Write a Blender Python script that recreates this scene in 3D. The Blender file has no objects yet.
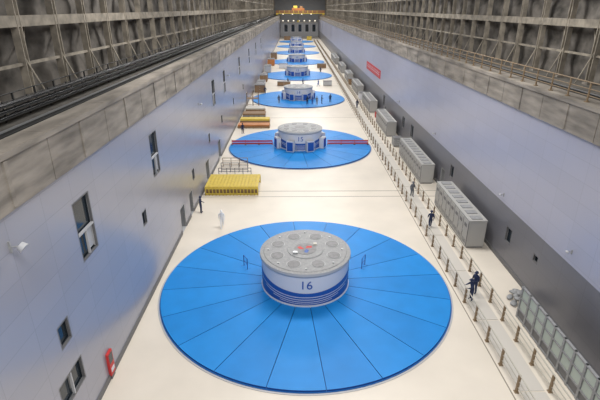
import bpy, bmesh, math, random
from mathutils import Vector, noise, Matrix
random.seed(4)
C=bpy.context.scene.collection
try: bpy.context.scene.view_settings.view_transform='Standard'
except Exception: pass
# ---------------------------------------------------------------- materials
def mat(name,col,rough=.5,metal=0.,noise_amt=0.,scale=2.,emit=None,bump=0.,spec=.5,stretch=(1,1,1)):
    m=bpy.data.materials.new(name); m.use_nodes=True
    nt=m.node_tree; b=nt.nodes['Principled BSDF']
    b.inputs['Base Color'].default_value=(*col,1); b.inputs['Roughness'].default_value=rough
    b.inputs['Metallic'].default_value=metal; b.inputs['Specular IOR Level'].default_value=spec
    if emit:
        b.inputs['Emission Color'].default_value=(*emit[0],1); b.inputs['Emission Strength'].default_value=emit[1]
    if noise_amt or bump:
        tc=nt.nodes.new('ShaderNodeTexCoord'); mp=nt.nodes.new('ShaderNodeMapping'); mp.inputs['Scale'].default_value=stretch
        n=nt.nodes.new('ShaderNodeTexNoise'); n.inputs['Scale'].default_value=scale; n.inputs['Detail'].default_value=6
        nt.links.new(tc.outputs['Object'],mp.inputs[0]); nt.links.new(mp.outputs[0],n.inputs['Vector'])
        if noise_amt:
            r=nt.nodes.new('ShaderNodeValToRGB')
            r.color_ramp.elements[0].position=.3; r.color_ramp.elements[1].position=.7
            r.color_ramp.elements[0].color=(*[c*(1-noise_amt) for c in col],1)
            r.color_ramp.elements[1].color=(*[min(1,c*(1+noise_amt)) for c in col],1)
            nt.links.new(n.outputs['Fac'],r.inputs[0]); nt.links.new(r.outputs[0],b.inputs['Base Color'])
        if bump:
            bp=nt.nodes.new('ShaderNodeBump'); bp.inputs['Strength'].default_value=bump
            nt.links.new(n.outputs['Fac'],bp.inputs['Height']); nt.links.new(bp.outputs[0],b.inputs['Normal'])
    return m
def panelmat(name,c1,c2,split,rough,metal,pw=2.4,ph=1.2):
    m=bpy.data.materials.new(name); m.use_nodes=True; nt=m.node_tree; b=nt.nodes['Principled BSDF']
    b.inputs['Roughness'].default_value=rough; b.inputs['Metallic'].default_value=metal
    tc=nt.nodes.new('ShaderNodeTexCoord'); sp=nt.nodes.new('ShaderNodeSeparateXYZ'); nt.links.new(tc.outputs['Object'],sp.inputs[0])
    def M(op,a,bv=None,c=None):
        n=nt.nodes.new('ShaderNodeMath'); n.operation=op
        for i,v in enumerate((a,bv,c)):
            if v is None: continue
            if isinstance(v,(int,float)): n.inputs[i].default_value=v
            else: nt.links.new(v,n.inputs[i])
        return n.outputs[0]
    def joint(s,p,w):
        f=M('FRACT',M('DIVIDE',s,p)); return M('LESS_THAN',f,w/p)
    j=M('MAXIMUM',joint(sp.outputs['Y'],pw,.03),joint(sp.outputs['Z'],ph,.03))
    cell=nt.nodes.new('ShaderNodeCombineXYZ')
    nt.links.new(M('FLOOR',M('DIVIDE',sp.outputs['Y'],pw)),cell.inputs[0]); nt.links.new(M('FLOOR',M('DIVIDE',sp.outputs['Z'],ph)),cell.inputs[1])
    wn=nt.nodes.new('ShaderNodeTexWhiteNoise'); nt.links.new(cell.outputs[0],wn.inputs[0])
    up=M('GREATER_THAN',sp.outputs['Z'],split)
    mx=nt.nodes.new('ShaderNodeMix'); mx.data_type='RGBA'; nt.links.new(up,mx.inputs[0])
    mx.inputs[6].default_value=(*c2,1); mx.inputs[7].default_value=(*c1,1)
    v=M('SUBTRACT',M('ADD',M('MULTIPLY',wn.outputs[0],.05),.97),M('MULTIPLY',j,.14))
    hs=nt.nodes.new('ShaderNodeHueSaturation'); nt.links.new(v,hs.inputs['Value']); nt.links.new(mx.outputs[2],hs.inputs['Color'])
    nt.links.new(hs.outputs[0],b.inputs['Base Color'])
    return m
MT={}
def D(k,*a,**kw): MT[k]=mat(k,*a,**kw); return MT[k]
D('floor_cream',(.69,.63,.54),.38,noise_amt=.07,scale=.25)
D('joint',(.25,.22,.18),.8)
MT['wall_l']=panelmat('wall_l',(.35,.355,.41),(.35,.355,.41),0,.26,.2)
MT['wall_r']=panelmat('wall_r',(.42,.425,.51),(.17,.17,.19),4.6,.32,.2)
D('concrete',(.235,.21,.18),.85,noise_amt=.45,scale=.9,bump=.3,stretch=(1,.35,2))
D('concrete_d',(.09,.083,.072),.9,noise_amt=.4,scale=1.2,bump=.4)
D('rock',(.13,.118,.104),.95,noise_amt=.7,scale=.8,bump=.9)
D('timber',(.26,.23,.185),.8,noise_amt=.35,scale=1.5)
D('steel_dark',(.05,.05,.05),.5,.5)
D('steel',(.45,.46,.48),.35,.7)
D('black',(.012,.013,.016),.3)
D('glass_dark',(.02,.03,.04),.08)
D('white',(.64,.65,.70),.4)
D('offwhite',(.56,.53,.48),.5)
D('grey',(.27,.275,.28),.5,noise_amt=.15,scale=6)
D('grey_lt',(.44,.445,.46),.45)
D('grey_md',(.20,.20,.205),.5,noise_amt=.2,scale=4)
D('grey_dk',(.13,.13,.135),.5)
D('cab_grey',(.37,.365,.35),.45)
D('blue_a',(.008,.215,.60),.45,noise_amt=.06,scale=.7,spec=.3)
D('blue_b',(.009,.23,.63),.45,noise_amt=.06,scale=.7,spec=.3)
D('blue_seam',(.004,.11,.38),.5)
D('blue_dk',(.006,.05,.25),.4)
D('blue_logo',(.015,.085,.36),.4)
D('red',(.55,.03,.03),.5)
D('orange',(.45,.17,.05),.5)
D('yellow',(.60,.45,.07),.55,noise_amt=.1,scale=3)
D('brown',(.24,.15,.08),.6)
D('crane_brown',(.25,.12,.05),.6)
D('rail_paint',(.48,.45,.38),.45,.2)
D('rail_brown',(.24,.17,.10),.6)
D('cab_green',(.42,.48,.43),.4)
D('skin',(.55,.33,.23),.6)
D('hair',(.02,.015,.012),.7)
D('cloth_white',(.8,.8,.8),.8)
D('cloth_navy',(.015,.025,.07),.85)
D('cloth_blue',(.04,.10,.33),.85)
D('cloth_grey',(.12,.13,.15),.85)
D('boot',(.02,.018,.016),.6)
D('helmet_white',(.85,.85,.85),.3)
D('helmet_yellow',(.85,.6,.05),.3)
D('helmet_blue',(.05,.2,.7),.3)
D('helmet_red',(.7,.05,.03),.3)
D('vest_orange',(.85,.22,.03),.7)
D('lamp_warm',(1,.9,.75),.4,emit=((1,.88,.7),1.5))
# ---------------------------------------------------------------- mesh builder
class MB:
    def __init__(s): s.bm=bmesh.new(); s.mats=[]
    def mi(s,k):
        if k not in s.mats: s.mats.append(k)
        return s.mats.index(k)
    def face(s,pts,k,smooth=False):
        f=s.bm.faces.new([s.bm.verts.new(p) for p in pts]); f.material_index=s.mi(k); f.smooth=smooth; return f
    def box(s,x0,x1,y0,y1,z0,z1,k,M=None):
        v=[Vector((x,y,z)) for z in (z0,z1) for y in (y0,y1) for x in (x0,x1)]
        if M: v=[M@p for p in v]
        v=[s.bm.verts.new(p) for p in v]
        for q in ((0,2,3,1),(4,5,7,6),(0,1,5,4),(2,6,7,3),(0,4,6,2),(1,3,7,5)):
            f=s.bm.faces.new([v[i] for i in q]); f.material_index=s.mi(k)
    def cyl(s,c,r0,r1,z0,z1,k,n=48,kt=None,M=None):
        a=[];b=[]
        for i in range(n):
            t=2*math.pi*i/n
            p=Vector((c[0]+r0*math.cos(t),c[1]+r0*math.sin(t),z0)); q=Vector((c[0]+r1*math.cos(t),c[1]+r1*math.sin(t),z1))
            if M: p=M@p; q=M@q
            a.append(s.bm.verts.new(p)); b.append(s.bm.verts.new(q))
        for i in range(n):
            j=(i+1)%n; f=s.bm.faces.new((a[i],a[j],b[j],b[i])); f.material_index=s.mi(k); f.smooth=True
        f=s.bm.faces.new([s.bm.verts.new(v.co) for v in b]); f.material_index=s.mi(kt or k)
        f=s.bm.faces.new([s.bm.verts.new(v.co) for v in reversed(a)]); f.material_index=s.mi(k)
    def rod(s,p,q,r,k,n=6):
        p=Vector(p);q=Vector(q);d=q-p
        M=Matrix.Translation(p)@d.to_track_quat('Z','Y').to_matrix().to_4x4()
        s.cyl((0,0),r,r,0,d.length,k,n=n,M=M)
    def ribbon(s,c,r,t0,t1,zl,zh,k,n=32):
        for i in range(n):
            a=t0+(t1-t0)*i/n;b=t0+(t1-t0)*(i+1)/n
            P=lambda t,z:(c[0]+r*math.sin(t),c[1]-r*math.cos(t),z)
            s.face([P(a,zl(a)),P(b,zl(b)),P(b,zh(b)),P(a,zh(a))],k,True)
    def obj(s,name,loc=(0,0,0),parent=None,bevel=0):
        me=bpy.data.meshes.new(name); s.bm.to_mesh(me); s.bm.free()
        for k in s.mats: me.materials.append(MT[k])
        o=bpy.data.objects.new(name,me); o.location=loc; C.objects.link(o)
        if parent: o.parent=parent
        if bevel:
            b=o.modifiers.new('bevel','BEVEL'); b.width=bevel; b.segments=2; b.limit_method='ANGLE'
        return o
XL,XR=-10.3,16.6; YB,YE=-6,345
# ---------------------------------------------------------------- floor
m=MB(); m.box(XL,XR,YB,YE,-.4,0,'floor_cream')
ys=[28.4,64.6,102.5,140.5,178,216,253,290]
CX=.67
for y in (45.2,46.8,83.5,121,159,197,234,272): m.box(XL+.02,XR-.02,y,y+.10,0,.006,'joint')
for x in (11.45,): m.box(x,x+.07,YB,YE-2,0,.006,'joint')
m.obj('floor')
# ---------------------------------------------------------------- walls with real openings
def wall(name,X,outward,z0,z1,holes,k,depth=.45):
    m=MB(); yy=sorted({YB,YE}|{h[0] for h in holes}|{h[1] for h in holes}); 
    for i in range(len(yy)-1):
        a,b=yy[i],yy[i+1]; hs=sorted([h for h in holes if h[0]<=a and h[1]>=b],key=lambda h:h[2]); z=z0
        for h in hs:
            if h[2]>z: m.face([(X,a,z),(X,b,z),(X,b,h[2]),(X,a,h[2])],k)
            z=h[3]
        m.face([(X,a,z),(X,b,z),(X,b,z1),(X,a,z1)],k)
    o=outward*depth
    for a,b,c,d in [h[:4] for h in holes]:
        for q in ([(X,a,c),(X,b,c),(X+o,b,c),(X+o,a,c)],[(X,a,d),(X,b,d),(X+o,b,d),(X+o,a,d)],[(X,a,c),(X,a,d),(X+o,a,d),(X+o,a,c)],[(X,b,c),(X,b,d),(X+o,b,d),(X+o,b,c)]): m.face(q,'grey_lt')
    m.box(min(X+o,X+2*o),max(X+o,X+2*o),YB,YE,z0,z1,'black')  # black slab behind openings: darkness of unlit rooms put into its colour
    return m.obj(name)
LW=[(19.0,20.8,7.5,10.6),(30.8,32.6,7.5,10.7),(56.5,58.5,7.5,10.7),(66,67.8,7.5,10.7),(85,87,7.5,10.7),(104,106,7.5,10.7),(123,125,7.5,10.7),(142,144,7.5,10.7),
    (27.4,28.3,5.2,6.3),(42.3,43.3,2.9,4.1),(15.7,16.7,5.0,6.2),(14.8,17.0,2.3,3.7),(52,53,4,5.2),(62,63,4,5.2),(75,76,4,5.2),(90,91,4,5.2)]
LD=[(36.5,38.2,0,2.4),(40.2,41.6,0,2.4),(49,51,0,2.6),(58,60,0,2.6),(95,97,0,2.6)]
wall('wall_left',XL,-1,0,12.2,LW+LD,'wall_l')
RW=[(30.6,31.6,1.9,3.2),(44.5,45.6,2.2,3.6),(62,63.5,1.8,3.6),(67.5,69,1.8,3.6),(84,85.5,2,4),(26.6,27.3,2.6,3.2)]
RD=[(47,48.4,0,2.3),(82,83.4,0,2.3)]
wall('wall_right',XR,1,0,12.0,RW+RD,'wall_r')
n=0
for X,s,L in ((XL,-1,LW),(XR,1,RW)):
    for (a,b,c,d) in L:
        n+=1; m=MB(); x0,x1=sorted((X+s*.0,X+s*.12)); w=.08
        m.box(x0,x1,a,b,c,c+w,'grey_dk'); m.box(x0,x1,a,b,d-w,d,'grey_dk'); m.box(x0,x1,a,a+w,c+w,d-w,'grey_dk'); m.box(x0,x1,b-w,b,c+w,d-w,'grey_dk')
        if d-c>2:
            zm=c+(d-c)*.45; m.box(x0,x1,a+w,b-w,zm-.05,zm+.05,'grey_lt')
            ym=(a+b)/2; m.box(x0,x1,ym-.03,ym+.03,c+w,zm-.05,'grey_lt')
            m.box(min(X+s*.4,X+s*.12),max(X+s*.4,X+s*.12),b-w-.03,b-w,c+w,zm-.1,'grey_lt')
            m.box(min(X+s*.14,X+s*.16),max(X+s*.14,X+s*.16),ym+.1,b-.15,c+.2,zm-.2,'grey_lt')
        elif b-a>1.5:
            ym=(a+b)/2; m.box(x0,x1,ym-.04,ym+.04,c+w,d-w,'grey_lt')
        m.box(X+s*.2,X+s*.2+.02,a,b,c,d,'glass_dark')
        m.obj('window_%d'%n)
n=0
for X,s,L in ((XL,-1,LD),(XR,1,RD)):
    for (a,b,c,d) in L:
        n+=1; m=MB(); x0,x1=sorted((X,X+s*.2)); w=.09
        m.box(x0,x1,a,b,d-w,d,'grey'); m.box(x0,x1,a,a+w,c,d-w,'grey'); m.box(x0,x1,b-w,b,c,d-w,'grey')
        x0,x1=sorted((X+s*.2,X+s*.25)); m.box(x0,x1,a+w,(a+b)/2-.02,c+.02,d-w,'grey_dk'); m.box(x0-.05,x0-.02,a+w+.3,a+w+.35,1.0,1.15,'steel')
        m.obj('door_%d'%n)
for nm,x0,x1 in (('baseboard_left',XL,XL+.06),('baseboard_right',XR-.06,XR)):
    m=MB(); L=LD if 'left' in nm else RD
    y=YB
    for a,b,_,_ in L: m.box(x0,x1,y,a,0,.35,'grey_dk'); y=b
    m.box(x0,x1,y,YE,0,.35,'grey_dk'); m.obj(nm)
# crane beams / ledges
LZ,RZ=14.3,13.9; XLR,XRR=-14.6,21.4
m=MB()
y=YB
while y<YE:
    m.box(XL-.9,XL+.14,y+.03,min(y+6,YE)-.03,12.2,LZ,'concrete'); m.box(XL+.13,XL+.2,y+2.9,y+3.1,12.3,LZ-.3,'concrete'); y+=6
m.box(XL-.9,XL+.22,YB,YE,LZ-.25,LZ-.02,'concrete')
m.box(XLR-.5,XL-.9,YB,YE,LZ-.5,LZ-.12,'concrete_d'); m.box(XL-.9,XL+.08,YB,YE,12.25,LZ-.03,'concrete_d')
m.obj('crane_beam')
m=MB(); y=YB
while y<YE:
    m.box(XR-.14,XR+1.2,y+.03,min(y+6,YE)-.03,12.0,RZ,'concrete'); m.box(XR-.2,XR-.13,y+2.9,y+3.1,12.1,RZ-.3,'concrete'); y+=6
m.box(XR-.22,XR+1.2,YB,YE,RZ-.25,RZ-.02,'concrete')
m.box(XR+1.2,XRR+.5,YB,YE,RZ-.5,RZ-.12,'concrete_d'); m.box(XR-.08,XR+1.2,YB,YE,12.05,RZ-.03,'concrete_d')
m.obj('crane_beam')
for X,Z,s in ((XL-1.3,LZ,-1),(XR+1.9,RZ,1)):
    m=MB(); Z=Z-.12
    m.box(X-.12,X+.12,YB,YE,Z,Z+.05,'steel_dark'); m.box(X-.03,X+.03,YB,YE,Z+.05,Z+.17,'steel_dark'); m.box(X-.06,X+.06,YB,YE,Z+.17,Z+.22,'steel')
    m.obj('crane_rail')
m=MB()
for z in (.25,.5,.75):
    m.box(-12.9,-12.5,YB,YE,LZ-.12+z,LZ-.08+z,'steel_dark'); 
    for i in range(3): m.rod((-12.8+.1*i,YB,LZ-.04+z),(-12.8+.1*i,YE,LZ-.04+z),.035,'black')
y=YB
while y<YE: m.box(-12.95,-12.9,y,y+.06,LZ-.12,LZ+.8,'steel_dark'); y+=2
m.obj('cable_tray')
def railing(name,X,y0,y1,z,h,sp,k,kr,rr=.035,bars=3,pw=.04):
    m=MB(); y=y0
    while y<=y1+.01:
        m.box(X-pw,X+pw,y-pw,y+pw,z,z+h,k); m.box(X-.11,X+.11,y-.11,y+.11,z,z+.05,k); y+=sp
    for i in range(bars): m.rod((X,y0,z+h*(1-i/bars)),(X,y1,z+h*(1-i/bars)),rr*(1 if i==0 else .7),kr)
    return m.obj(name)
railing('ledge_railing',XR+.25,YB,YE-15,RZ,1.1,2.,'rail_brown','rail_brown',.04)
railing('ledge_railing',XLR+1.0,YB,YE-15,LZ-.12,1.0,2.,'steel_dark','steel_dark',.03)
def rock(name,X,s,z0,z1):
    bm=bmesh.new(); ny=640; nz=16; g=[]
    for i in range(ny+1):
        y=YB+(YE-YB)*(i/ny)**1.25; r=[]
        for j in range(nz+1):
            z=z0+(z1-z0)*j/nz
            b=abs(math.sin(math.pi*(y)/4))*.45
            dx=noise.noise(Vector((X,y*.45,z*.5)))*.9+noise.noise(Vector((X,y*1.4,z*1.4)))*.45
            r.append(bm.verts.new((X+s*(.9-b+.5*dx+.2),y,z)))
        g.append(r)
    for i in range(ny):
        for j in range(nz):
            f=bm.faces.new((g[i][j],g[i+1][j],g[i+1][j+1],g[i][j+1])); f.smooth=True
    me=bpy.data.meshes.new(name); bm.to_mesh(me); bm.free(); me.materials.append(MT['rock'])
    o=bpy.data.objects.new(name,me); C.objects.link(o)
rock('rock_wall_left',XLR,-1,LZ-.6,26); rock('rock_wall_right',XRR,1,RZ-.6,26)
def frame(name,X,s,z0,hb):
    m=MB(); y=1.2
    while y<YE-3:
        m.box(X-.2,X+.2,y-.2,y-.12,z0,25,'timber'); m.box(X-.2,X+.2,y+.12,y+.2,z0,25,'timber'); m.box(X-.04,X+.04,y-.12,y+.12,z0,25,'timber')
        m.box(X-.3,X+.3,y-.3,y+.3,z0,z0+.15,'concrete')
        m.rod((X-s*.1,y,z0+2.2),(X-s*1.0,y,z0+.05),.05,'timber')
        m.rod((X,y+.1,hb-1.5),(X+s*.5,y+1.6,hb),.06,'timber')
        y+=4
    m.box(X-.18,X+.18,YB,YE,hb,hb+.55,'timber'); m.box(X-.12,X+.12,YB,YE,hb+2.6,hb+2.9,'timber'); m.box(X-.08,X+.08,YB,YE,z0+1.9,z0+2.05,'timber')
    m.obj(name)
frame('support_frame',XLR+.1,-1,LZ-.12,18.0); frame('support_frame',XRR-.1,1,RZ-.12,17.6)
m=MB(); m.box(XLR-2,XRR+2,YE,YE+.5,-.4,34,'grey')
m.obj('wall_far')
m=MB()
m.box(-10.2,16.5,YE-.12,YE-.02,0,9.2,'grey_lt')
for i in range(5): m.box(-8+5*i,-5+5*i,YE-.18,YE-.12,3,8.5,'white'); m.box(-7.7+5*i,-5.3+5*i,YE-.22,YE-.18,3.3,8.2,'glass_dark')
for i in range(7): m.box(-9+3.8*i,-8.2+3.8*i,YE-.3,YE-.1,10.3,10.9,'lamp_warm')
m.box(-10,16,YE-.8,YE-.02,9.2,9.6,'offwhite')
m.obj('control_gallery')
m=MB(); N=18
for i in range(N):
    a=math.pi*i/N;b=math.pi*(i+1)/N; cx=(XLR+XRR)/2; R=(XRR-XLR)/2+1.5
    P=lambda t,y:(cx+R*math.cos(t),y,26+8*math.sin(t))
    m.face([P(a,YB),P(b,YB),P(b,YE),P(a,YE)],'rock')
m.obj('ceiling')
# overhead crane
m=MB(); Y=318; z=LZ
for dy in (-4,4):
    m.box(XL-2,XR+2.5,Y+dy-.7,Y+dy+.7,z+1.2,z+3.2,'crane_brown')
    m.box(XL-2,XR+2.5,Y+dy-.75,Y+dy-.7,z+1.2,z+1.5,'yellow')
    for x in range(-10,17,3): m.box(x,x+.3,Y+dy-.8,Y+dy+.8,z+1.2,z+3.2,'yellow')
for x in (XL-1.3,XR+1.9):
    m.box(x-.5,x+.5,Y-5.5,Y+5.5,z+.5,z+1.2,'yellow')
    for dy in (-4.5,-3,3,4.5): m.cyl((0,0),.3,.3,-.1,.1,'steel_dark',n=16,M=Matrix.Translation((x,Y+dy,z+.42))@Matrix.Rotation(math.pi/2,4,'Y'))
m.box(-2,6,Y-4.5,Y+4.5,z+3.2,z+4.6,'orange'); m.box(-1,1.5,Y-3,Y+3,z+4.6,z+6,'yellow'); m.cyl((4,Y),1.1,1.1,z+4.6,z+5.8,'brown',n=24)
m.rod((2,Y,z+3.2),(2,Y,z-3),.12,'steel_dark'); m.box(1.3,2.7,Y-.4,Y+.4,z-4,z-2.8,'yellow')
for x in range(-8,16,6): m.box(x,x+.6,Y-5,Y-4.75,z+.8,z+1.15,'lamp_warm')
m.obj('overhead_crane')
# ---------------------------------------------------------------- generators
def text_mesh(t,size):
    cu=bpy.data.curves.new('t','FONT'); cu.body=t; cu.size=size; cu.align_x='CENTER'; cu.extrude=0
    o=bpy.data.objects.new('t',cu); C.objects.link(o); dg=bpy.context.evaluated_depsgraph_get(); dg.update()
    me=bpy.data.meshes.new_from_object(o.evaluated_get(dg)); bpy.data.objects.remove(o); return me
def generator(idx,Y,num):
    e=bpy.data.objects.new('hydro_generator',None); e.location=(CX,Y,0); C.objects.link(e)
    R=10.35
    m=MB(); m.cyl((0,0),R+.2,R+.2,0.002,.03,'grey_lt',n=128); m.cyl((0,0),R+.08,R+.08,.03,.07,'blue_seam',n=128)
    W=20; h=.17
    for i in range(W):
        a0=2*math.pi*i/W+.09;a1=a0+2*math.pi/W; k='blue_a' if i%2 else 'blue_b'; ns=8
        def P(t,r,z):
            g=.020/r; tt=a0+g+(a1-a0-2*g)*t; return (r*math.cos(tt),r*math.sin(tt),z)
        for j in range(ns):
            t,u=j/ns,(j+1)/ns
            m.face([P(t,2.9,h+.08),P(t,R,h),P(u,R,h),P(u,2.9,h+.08)],k)
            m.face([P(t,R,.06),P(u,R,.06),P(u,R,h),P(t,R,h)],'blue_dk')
        m.face([P(0,2.9,.07),P(0,R,.07),P(0,R,h),P(0,2.9,h+.08)],'blue_seam'); m.face([P(1,2.9,.07),P(1,R,.07),P(1,R,h),P(1,2.9,h+.08)],'blue_seam')
    m.obj('blue_cover',parent=e)
    m=MB(); r=3.15; b=.2
    m.cyl((0,0),r+.06,r+.06,b,b+.14,'white',n=96)
    m.cyl((0,0),r,r,b+.14,2.55,'white',n=96); m.cyl((0,0),r+.05,r+.12,2.55,2.68,'grey_lt',n=96); m.cyl((0,0),r+.12,r+.1,2.68,2.86,'grey_lt',n=96,kt='grey')
    m.cyl((0,0),r-.15,r-.2,2.86,2.9,'grey',n=96)
    for i in range(8):
        t=2*math.pi*(i+.5)/8; c=(2.15*math.cos(t),2.15*math.sin(t)); m.cyl(c,.50,.50,2.9,2.92,'grey_lt',n=32); m.cyl(c,.45,.45,2.92,2.94,'grey_md',n=32)
        t=2*math.pi*i/8; c=(2.65*math.cos(t),2.65*math.sin(t)); m.cyl(c,.07,.07,2.9,2.97,'steel',n=12)
    m.cyl((0,0),1.3,1.28,2.9,2.96,'grey_lt',n=48,kt='grey'); m.cyl((0,0),.8,.8,2.96,2.98,'grey_md',n=40)
    if idx==0:
        # painted emblem: red swoosh blades with a blue one and pale fittings
        for a,k in ((.4,'red'),(2.5,'red'),(4.6,'blue_logo')):
            M=Matrix.Rotation(a,4,'Z'); m.face([M@Vector(p) for p in ((.05,.05,2.99),(.5,-.05,2.99),(.6,.18,2.99),(.25,.30,2.99))],k)
        m.box(-.9,-.55,-.75,-.5,2.96,3.08,'steel'); m.box(.6,.85,.5,.8,2.96,3.06,'offwhite')
    rr=r+.012; q=math.pi/2
    for sgn in (0,math.pi):
        U=lambda t,sg=sgn:abs((t-sg)/q)
        top=lambda t:1.3+.75*U(t)**1.7
        m.ribbon((0,0),rr,sgn-q*.999,sgn+q*.999,lambda t:.36,top,'blue_logo',56)
        for off,w,ext in ((.28,.06,.9),(.47,.055,.68),(.64,.05,.5),(.79,.04,.38)):
            m.ribbon((0,0),rr+.012,sgn-q*ext,sgn+q*ext,lambda t,o=off,w=w:top(t)-o-w-.2*U(t),lambda t,o=off:top(t)-o-.2*U(t),'white',40)
    if idx>0:
        for i in range(8):
            t=math.pi*2*(i+.5)/8; M=Matrix.Rotation(t,4,'Z')
            m.box(r+.05,r+.7,-.55,.55,.2,1.75,'white',M=M); m.box(r+.7,r+.73,-.45,.45,.35,1.6,'blue_logo',M=M)
            m.box(r+.1,r+.65,-.5,.5,1.75,1.8,'grey_lt',M=M)
            m.rod(M@Vector((r+.4,.9,.25)),M@Vector((r+.4,.9,1.2)),.04,'steel')
    m.obj('generator_hub',parent=e)
    me=text_mesh(num,.9); rr+=.012
    for v in me.vertices:
        x,y=v.co.x,v.co.y; v.co=((rr+.01)*math.sin(x/rr),-(rr+.01)*math.cos(x/rr),1.66+y)
    me.materials.append(MT['blue_logo']); o=bpy.data.objects.new('unit_number',me); C.objects.link(o); o.parent=e
    if idx==0:
        for px,py,t in ((-4.6,2.0,.5),(4.6,2.0,-.5)):
            m=MB(); 
            for s in (-.35,.35): m.rod((s,0,0),(s,0,.95),.03,'blue_logo'); m.rod((s,-.25,.02),(s,.25,.02),.03,'blue_logo')
            for z in (.5,.95): m.rod((-.35,0,z),(.35,0,z),.03,'blue_logo')
            o=m.obj('access_handrail',loc=(px,py,.19),parent=e); o.rotation_euler[2]=t+1.57
for i,Y in enumerate(ys): generator(i,Y,str(16-i))
Y=ys[1]
for side in (-1,1):
    m=MB(); xs=[CX+side*v for v in (4.1,6.1,8.1,10.1)]
    for x in xs: m.cyl((x,Y+.2),.18,.15,.2,.26,'black',n=16); m.rod((x,Y+.2,.22),(x,Y+.2,1.0),.035,'red')
    for z in (.42,.78): m.box(min(xs),max(xs),Y+.19,Y+.21,z-.12,z+.12,'red')
    m.obj('barrier_tape')
# ---------------------------------------------------------------- right side railings and cabinets
railing('floor_railing',11.75,6,300,0,1.15,2.,'rail_brown','rail_paint',.04,pw=.06)
railing('floor_railing',13.55,6,300,0,1.15,2.,'rail_brown','rail_paint',.04,pw=.06)
m=MB()
for y in range(6,300,6): m.box(12.0,13.3,y+.05,y+5.95,.0,.035,'offwhite')
m.obj('walkway_strip')
def cabinet(y0,y1,x0=14.5,x1=16.0,h=2.5,k='cab_grey',name='switchgear_cabinet'):
    m=MB(); n=max(1,round((y1-y0)/1.1)); w=(y1-y0)/n
    m.box(x0+.05,x1-.05,y0+.05,y1-.05,0,.12,'grey_dk'); m.box(x0-.03,x1+.03,y0-.03,y1+.03,h,h+.07,k)
    m.box(x0,x1,y0,y1,.12,h,k)
    for i in range(n):
        a=y0+w*i
        m.box(x0-.04,x0,a+.04,a+w-.04,.2,h-.08,k); m.box(x0-.055,x0-.04,a+.3,a+w-.3,h-.7,h-.4,'grey_dk'); m.box(x0-.08,x0-.04,a+w-.16,a+w-.1,1.1,1.4,'steel')
        m.box(x0-.045,x0-.0,a,a+.04,.2,h-.08,'grey_dk')
        for j in range(5): m.box(x0-.05,x0-.04,a+.2,a+w-.2,.35+j*.08,.38+j*.08,'grey_dk')
        m.box(x0+.3,x1-.3,a+.25,a+w-.25,h+.07,h+.13,'grey')
    for j in range(6): m.box(x0+.25,x1-.25,y0-.012,y0,.5+j*.1,.54+j*.1,'grey_dk')
    m.box(x0+.08,x1-.08,y0-.03,y0,.2,h-.1,k)
    return m.obj(name)
cabinet(33.7,43); cabinet(49,60.5,h=2.3); cabinet(70,80,h=2.3); cabinet(88,98,h=2.2); cabinet(107,118,h=2.2); cabinet(128,136,h=2.2); cabinet(146,158,h=2.2); cabinet(170,190,h=2.2)
m=MB(); y0=12.6;w=.98;x0=14.7;N=12
for i in range(N):
    a=y0+i*w
    m.box(x0-.08,x0+.08,a-.07,a+.07,0,2.35,'grey'); m.box(x0-.05,x0+.7,a-.03,a+.03,.05,.1,'grey')
    for z0,z1,k in ((.18,.66,'grey_dk'),(.80,1.46,'cab_green'),(1.62,2.22,'cab_green')):
        m.box(x0-.03,x0+.02,a+.12,a+w-.12,z0,z1,k)
m.box(x0+.03,x0+.05,y0,y0+N*w,.1,2.28,'grey_dk')
for z in (.06,.68,1.49,2.25): m.box(x0-.07,x0+.07,y0,y0+N*w,z,z+.1,'grey')
m.box(x0-.08,x0+.08,y0+N*w-.07,y0+N*w+.07,0,2.35,'grey')
m.obj('panel_screen')
def sack_pile(loc):
    m=MB()
    for i in range(12):
        M=Matrix.Translation((random.uniform(-.5,.5),random.uniform(-.8,.8),.10+.17*(i//5)))@Matrix.Rotation(random.uniform(0,3),4,'Z')
        bmesh.ops.create_uvsphere(m.bm,u_segments=12,v_segments=8,radius=1,matrix=M@Matrix.Diagonal((.34,.2,.11,1)))
    m.mi('grey'); 
    for f in m.bm.faces: f.smooth=True
    m.obj('sack_pile',loc=loc)
sack_pile((15.4,26.4,0))
def toolbox(x,y,sx,sy,h,k,name='tool_chest'):
    m=MB(); m.box(-sx/2,sx/2,-sy/2,sy/2,.12,h,k)
    m.box(-sx/2-.03,sx/2+.03,-sy/2-.03,sy/2+.03,h,h+.08,'grey_dk')
    for a in (-1,1):
        for b in (-1,1): m.cyl((0,0),.09,.09,-.04,.04,'black',n=14,M=Matrix.Translation((a*(sx/2-.12),b*(sy/2-.12),.09))@Matrix.Rotation(math.pi/2,4,'Y'))
    nd=3
    for i in range(nd):
        z0=.18+(h-.22)*i/nd; m.box(-sx/2+.05,sx/2-.05,-sy/2-.03,-sy/2,z0,z0+(h-.22)/nd-.05,k); m.box(-.15,.15,-sy/2-.06,-sy/2-.03,z0+.12,z0+.16,'steel')
    m.obj(name,loc=(x,y,0))
for a in ((15.1,65,1.2,1.6,1.2,'grey'),(15.4,83.5,1,.8,1.2,'red'),(15,102,1.5,2,1.5,'white'),(15,123,1.5,2,1.6,'brown')): toolbox(*a)
m=MB(); m.box(XR-.05,XR-.005,90,108,6.1,7.7,'red'); 
for i in range(11):
    y=91.2+i*1.45
    m.box(XR-.07,XR-.05,y,y+1.0,6.75,6.85,'white'); m.box(XR-.07,XR-.05,y+.44,y+.54,6.4,7.4,'white'); m.box(XR-.07,XR-.05,y+.1,y+.9,7.15,7.23,'white')
m.obj('red_banner')
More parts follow.
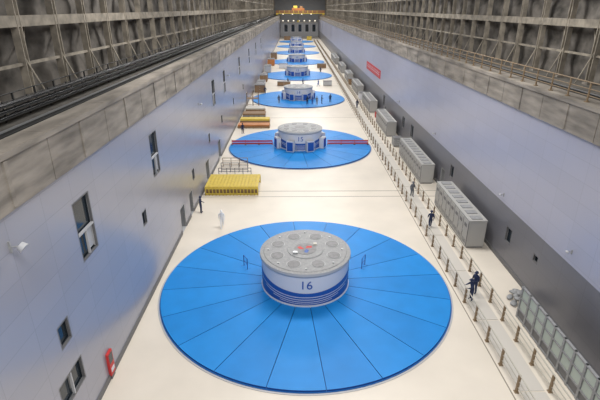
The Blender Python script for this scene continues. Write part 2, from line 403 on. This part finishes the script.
def floodlight(X,Y,Z,s,f=1):
    m=MB(); m.box(-.04*f,.04*f,-.04,.04,-.25*f,.25*f,'grey'); m.rod((0,0,0),(s*.4*f,0,.05),.03*f,'grey')
    m.cyl((0,0),.16*f,.22*f,0,.22*f,'grey_lt',n=20,M=Matrix.Translation((s*.4*f,0,.1*f))@Matrix.Rotation(s*2.3,4,'Y'))
    m.obj('wall_floodlight',loc=(X+s*.04*f,Y,Z))
floodlight(XL,14.3,11,1,.9)
for y,z in ((48,9.5),(70,9.5)): floodlight(XL,y,z,1,.6)
for y,z in ((23.5,5.4),(33,5.2),(52,5.2),(72,5.2)): floodlight(XR,y,z,-1,.55)
m=MB(); m.box(XL+.01,XL+.14,19.1,19.65,.25,1.7,'red'); m.box(XL+.14,XL+.15,19.16,19.59,1.0,1.6,'glass_dark'); m.box(XL+.14,XL+.16,19.18,19.57,.45,.7,'white'); m.box(XL+.03,XL+.12,19.15,19.6,0,.25,'grey_dk')
m.obj('fire_hose_cabinet')
# ---------------------------------------------------------------- left equipment
m=MB()
x0,x1,y0,y1=-9.9,-4.1,45.6,49.6
for i in range(15):
    a=x0+(x1-x0)*i/15; m.box(a+.02,a+(x1-x0)/15-.02,y0,y1,.95,1.05,'yellow')
for y in (y0,y1-.12): m.box(x0,x1,y,y+.12,.75,.95,'yellow'); m.box(x0,x1,y,y+.1,.1,.25,'yellow')
for i in range(16):
    a=x0+(x1-x0-.1)*i/15
    m.box(a,a+.1,y0,y0+.1,0,.75,'yellow'); m.box(a,a+.1,y1-.1,y1,0,.75,'yellow')
m.box(x0+.1,x1-.1,y0+.2,y0+.25,.1,.75,'brown')
m.obj('steel_platform')
def barrier(x0,x1,y,name='guard_barrier',k='white'):
    m=MB(); n=max(2,round((x1-x0)/1.0))
    for i in range(n+1):
        x=x0+(x1-x0)*i/n; m.rod((x,y,0),(x,y,1.15),.04,k); m.box(x-.05,x+.05,y-.3,y+.3,0,.05,k)
    for z in (.3,.75,1.15): m.rod((x0,y,z),(x1,y,z),.04,k)
    m.obj(name)
barrier(-9.3,-5.4,51.5,k='grey_dk'); barrier(-9.3,-6,53.5,k='grey_dk'); barrier(-9.4,-6.2,55.5,k='rail_brown')
def deck(x0,x1,y0,y1,h,top,side,name='stacked_decking'):
    m=MB(); nl=max(2,round(h/.3))
    for j in range(nl):
        z=h*j/nl; 
        m.box(x0+.05*(j%2),x1-.05*(j%2),y0+.05*(j%2),y1,z+.06,z+h/nl,side if j<nl-1 else top)
        for i in range(5):
            a=x0+.1+(x1-x0-.4)*i/4; m.box(a,a+.2,y0+.02,y1-.02,z,z+.06,'brown')
    m.obj(name)
deck(-9.9,-4.4,75.5,77.3,.6,'orange','brown'); deck(-9.9,-4.6,79.5,81.2,.7,'yellow','brown'); deck(-9.8,-5.6,83.0,85.3,.9,'brown','grey'); deck(-9.8,-6,88,90.5,.9,'offwhite','brown')
def scaffold(x0,x1,y0,y1,h,name='scaffold_platform',k='brown'):
    m=MB(); nx=max(2,round((x1-x0)/1.6)); 
    for i in range(nx+1):
        x=x0+(x1-x0)*i/nx
        for y in (y0,y1): m.rod((x,y,0),(x,y,h+1.1),.04,k)
    for z in (.3,h,h+.55,h+1.1):
        for y in (y0,y1): m.rod((x0,y,z),(x1,y,z),.035,k)
        for x in (x0,x1): m.rod((x,y0,z),(x,y1,z),.035,k)
    m.box(x0,x1,y0,y1,h-.06,h,'brown')
    m.obj(name)
scaffold(-10.0,-7.6,93.0,94.6,1.8)
toolbox(-8.6,112,2.4,3,1.8,'brown'); toolbox(-8.8,119,2,4,1.6,'white')
toolbox(-8.8,130,2,5,1.8,'brown'); toolbox(-8.8,150,2,5,2,'grey_lt'); toolbox(-8.6,168,2.4,5,2.2,'orange'); toolbox(-8.6,190,2.4,5,2.4,'brown'); toolbox(9,306,3,3,2.4,'yellow'); toolbox(-5,307,4,4,2.4,'brown')
toolbox(8.5,121.5,2.2,1.2,1.2,'grey_lt'); toolbox(-3,121.5,3.4,1.2,1.,'brown'); toolbox(9,159.5,3,2,1.4,'brown'); toolbox(-4,159.5,3,2,1.4,'white')
# ---------------------------------------------------------------- people
def seg_d(p,a,b):
    ab=b-a; t=max(0,min(1,(p-a).dot(ab)/max(1e-9,ab.length_squared))); return (p-(a+ab*t)).length
def skin_mesh(V,E,Rr,root=0,sub=1):
    me=bpy.data.meshes.new('s'); me.from_pydata([Vector(v) for v in V],E,[]); o=bpy.data.objects.new('s',me); C.objects.link(o)
    o.modifiers.new('k','SKIN'); 
    for i,r in enumerate(Rr):
        d=me.skin_vertices[0].data[i]; d.radius=(r,r) if not isinstance(r,tuple) else r; d.use_root=(i==root)
    s=o.modifiers.new('u','SUBSURF'); s.levels=sub
    dg=bpy.context.evaluated_depsgraph_get(); dg.update(); out=bpy.data.meshes.new_from_object(o.evaluated_get(dg)); bpy.data.objects.remove(o); return out
def human(pose):
    P={'pel':(0,0,.95),'wst':(0,.01,1.08),'chs':(0,.0,1.28),'nkb':(0,.01,1.45),'nck':(0,0,1.53)}
    if pose=='walk':
        L={'hl':(-.1,0,.9),'kl':(-.1,-.24,.52),'al':(-.1,-.30,.1),'tl':(-.1,-.46,.05),'hr':(.1,0,.9),'kr':(.1,.02,.5),'ar':(.1,.34,.16),'tr':(.1,.22,.04),
           'sl':(-.19,0,1.41),'el':(-.25,.13,1.15),'wl':(-.25,.06,.91),'sr':(.19,0,1.41),'er':(.25,-.11,1.15),'wr':(.24,-.28,.98)}
    elif pose=='rail':
        L={'hl':(-.1,0,.9),'kl':(-.12,-.03,.5),'al':(-.13,.02,.1),'tl':(-.15,-.14,.04),'hr':(.1,0,.9),'kr':(.12,-.03,.5),'ar':(.13,.04,.1),'tr':(.16,-.12,.04),
           'sl':(-.19,-.06,1.38),'el':(-.3,-.2,1.18),'wl':(-.22,-.42,1.14),'sr':(.19,-.06,1.38),'er':(.3,-.2,1.18),'wr':(.22,-.42,1.14)}
        P.update({'wst':(0,-.02,1.08),'chs':(0,-.06,1.27),'nkb':(0,-.1,1.43),'nck':(0,-.12,1.51)})
    else:
        L={'hl':(-.1,0,.9),'kl':(-.12,-.02,.5),'al':(-.14,.02,.1),'tl':(-.17,-.14,.04),'hr':(.1,0,.9),'kr':(.12,-.02,.5),'ar':(.14,.02,.1),'tr':(.17,-.14,.04),
           'sl':(-.19,0,1.41),'el':(-.27,.03,1.14),'wl':(-.26,-.06,.89),'sr':(.19,0,1.41),'er':(.27,-.02,1.14),'wr':(.16,-.24,1.08)}
    P.update(L); names=list(P); ix={n:i for i,n in enumerate(names)}
    Rd={'pel':(.16,.13),'wst':(.155,.12),'chs':(.18,.14),'nkb':(.11,.09),'nck':.058,'hl':.11,'kl':.078,'al':.058,'tl':.05,'hr':.11,'kr':.078,'ar':.058,'tr':.05,'sl':.085,'el':.06,'wl':.038,'sr':.085,'er':.06,'wr':.038}
    E=[('pel','wst','top'),('wst','chs','top'),('chs','nkb','top'),('nkb','nck','skin'),('pel','hl','leg'),('hl','kl','leg'),('kl','al','leg'),('al','tl','boot'),('pel','hr','leg'),('hr','kr','leg'),('kr','ar','leg'),('ar','tr','boot'),
       ('nkb','sl','top'),('sl','el','top'),('el','wl','top'),('nkb','sr','top'),('sr','er','top'),('er','wr','top')]
    me=skin_mesh([P[n] for n in names],[(ix[a],ix[b]) for a,b,_ in E],[Rd[n] for n in names])
    bm=bmesh.new(); bm.from_mesh(me); S={'top':0,'leg':1,'boot':2,'skin':3,'hat':4,'hair':5}
    for f in bm.faces:
        c=f.calc_center_median(); best=min(E,key=lambda e:seg_d(c,Vector(P[e[0]]),Vector(P[e[1]]))); f.material_index=S[best[2]]; f.smooth=True
    def add(me2,mi):
        n0=len(bm.faces); bm.from_mesh(me2); bm.faces.ensure_lookup_table()
        for f in list(bm.faces)[n0:]: f.material_index=mi; f.smooth=True
    for w,e,s in (('wl','el',-1),('wr','er',1)):
        W=Vector(P[w]); d=(W-Vector(P[e])).normalized(); side=Vector((0,-1,0)); side=(side-d*side.dot(d))
        if side.length<.3: side=Vector((-s,0,0)); side=side-d*side.dot(d)
        side.normalize(); nrm=d.cross(side).normalized()*-s
        inn=-nrm if nrm.x*s>0 else nrm
        palm=[W-d*.02,W+d*.04,W+d*.085]; add(skin_mesh(palm,[(0,1),(1,2)],[.03,(.042,.022),(.045,.018)]),3)
        for i,l in enumerate((.065,.078,.072,.055)):
            b=W+d*.075+side*(.033-.022*i)
            add(skin_mesh([b,b+d*l*.5+inn*.006,b+d*l*.9+inn*.03],[(0,1),(1,2)],[.010,.009,.008]),3)
        b=W+d*.03+side*.03; add(skin_mesh([b,b+d*.03+side*.025+inn*.01,b+d*.06+side*.03+inn*.025],[(0,1),(1,2)],[.013,.011,.009]),3)
    N=Vector(P['nck']); hc=N+Vector((0,-.02,.12))
    n0=len(bm.faces)
    r=bmesh.ops.create_uvsphere(bm,u_segments=20,v_segments=16,radius=1)
    for v in r['verts']:
        x,y,z=v.co; w=.078*(1-.18*max(0,-z)); nz=.118*z; yy=.096*y
        if y<0 and abs(x)<.22 and -.35<z<.12: yy-=.022*(1-abs(x)/.22)*(1-abs(z+.12)/.3 if abs(z+.12)<.3 else 0)
        if y<-.5 and .05<z<.25 and .2<abs(x)<.5: yy+=.008
        if y<-.5 and -.62<z<-.48 and abs(x)<.35: yy-=.006
        v.co=hc+Vector((w*x,yy,nz))
    bm.faces.ensure_lookup_table()
    for f in list(bm.faces)[n0:]:
        c=f.calc_center_median()-hc; f.smooth=True; f.material_index=5 if (c.z>.03 and c.y>-.05) or (c.y>.03 and c.z>-.05) else 3
        if abs(c.z-.018)<.008 and c.y<-.06 and .02<abs(c.x)<.045: f.material_index=5
    for s in (-1,1):
        n0=len(bm.faces); bmesh.ops.create_uvsphere(bm,u_segments=8,v_segments=6,radius=1,matrix=Matrix.Translation(hc+Vector((s*.08,.01,0)))@Matrix.Diagonal((.012,.022,.032,1)))
        bm.faces.ensure_lookup_table()
        for f in list(bm.faces)[n0:]: f.material_index=3; f.smooth=True
    prof=[(.150,.030,1),(.118,.034,0),(.116,.07,0),(.098,.115,0),(.06,.145,0),(.0,.155,0)]; rings=[]
    for rr,z,br in prof:
        ring=[]
        for i in range(20):
            t=2*math.pi*i/20; fx=.92; yy=rr*math.sin(t)*1.12
            if br and math.sin(t)<0: yy-=.03*-math.sin(t)
            if br and math.sin(t)>0: yy*=.88
            ring.append(bm.verts.new(hc+Vector((rr*math.cos(t)*fx,yy,z))))
        rings.append(ring)
    for a,b in zip(rings,rings[1:]):
        for i in range(20): 
            f=bm.faces.new((a[i],a[(i+1)%20],b[(i+1)%20],b[i])); f.material_index=4; f.smooth=True
    bmesh.ops.remove_doubles(bm,verts=rings[-1],dist=.001)
    zmin=min(v.co.z for v in bm.verts)
    for v in bm.verts: v.co.z-=zmin
    out=bpy.data.meshes.new('human_'+pose); bm.to_mesh(out); bm.free(); return out
H={p:human(p) for p in ('walk','stand','rail')}
OUT={'w':('cloth_white','cloth_white','boot','skin','helmet_white','hair'),'n':('cloth_navy','cloth_navy','boot','skin','helmet_blue','hair'),
     'b':('cloth_blue','cloth_navy','boot','skin','helmet_yellow','hair'),'g':('cloth_grey','cloth_navy','boot','skin','helmet_white','hair'),
     'o':('vest_orange','cloth_navy','boot','skin','helmet_red','hair')}
cache={}
def person(pose,o,x,y,rot,z=0):
    k=(pose,o)
    if k not in cache:
        me=H[pose].copy(); me.materials.clear()
        for q in OUT[o]: me.materials.append(MT[q])
        cache[k]=me
    ob=bpy.data.objects.new('worker',cache[k]); ob.location=(x,y,z); ob.rotation_euler[2]=math.radians(rot); C.objects.link(ob)
person('walk','w',-6.9,37.9,10)
person('rail','n',12.25,26.2,-90,.035); person('stand','n',12.8,27.1,-60,.035)
person('walk','n',12.5,37.5,170,.035); person('stand','g',12.6,45,20,.035)
person('walk','n',12.6,92,180,.035)
person('stand','n',-9.5,41.2,90); person('stand','n',-8.6,72,30)
for x,y,r,c in ((2.5,95.2,30,'n'),(3.6,95.6,-50,'b'),(4.5,94.8,160,'g'),(5.6,96,80,'n'),(7.5,97.5,0,'n'),(-3.5,96.5,10,'g')): person('stand',c,x,y,r,.2)
for x,y,r,c in ((-7.2,109,30,'n'),(6,120.1,-50,'b'),(-2,123.4,160,'g'),(2,122,80,'n'),(8,147,0,'n')): person('walk',c,x,y,r,0)
# ---------------------------------------------------------------- lights
for i,y in enumerate(range(4,340,34)):
    l=bpy.data.lights.new('ceiling_lamp','AREA'); l.shape='RECTANGLE'; l.size=22; l.size_y=6; l.energy=8000; l.color=(1,.98,.955)
    o=bpy.data.objects.new('ceiling_lamp',l); o.location=(3.3,y,29); C.objects.link(o)
    m=MB(); 
    for j in range(6): m.box(-10+j*3.6,-8+j*3.6,-2.5,2.5,.05,.25,'steel'); m.rod((-9+j*3.6,0,.25),(-9+j*3.6,0,2.0),.03,'steel_dark')
    m.obj('lamp_housing',loc=(3.3,y,29))
w=bpy.data.worlds.new('w'); bpy.context.scene.world=w; w.use_nodes=True
w.node_tree.nodes['Background'].inputs[0].default_value=(.9,.92,1,1); w.node_tree.nodes['Background'].inputs[1].default_value=.5
cam=bpy.data.cameras.new('camera'); cam.lens=27; cam.sensor_width=36; cam.clip_end=1000
o=bpy.data.objects.new('camera',cam); o.location=(0,0,18.9); o.rotation_euler=(math.radians(90-23.1),0,-.0102); C.objects.link(o)
bpy.context.scene.camera=o
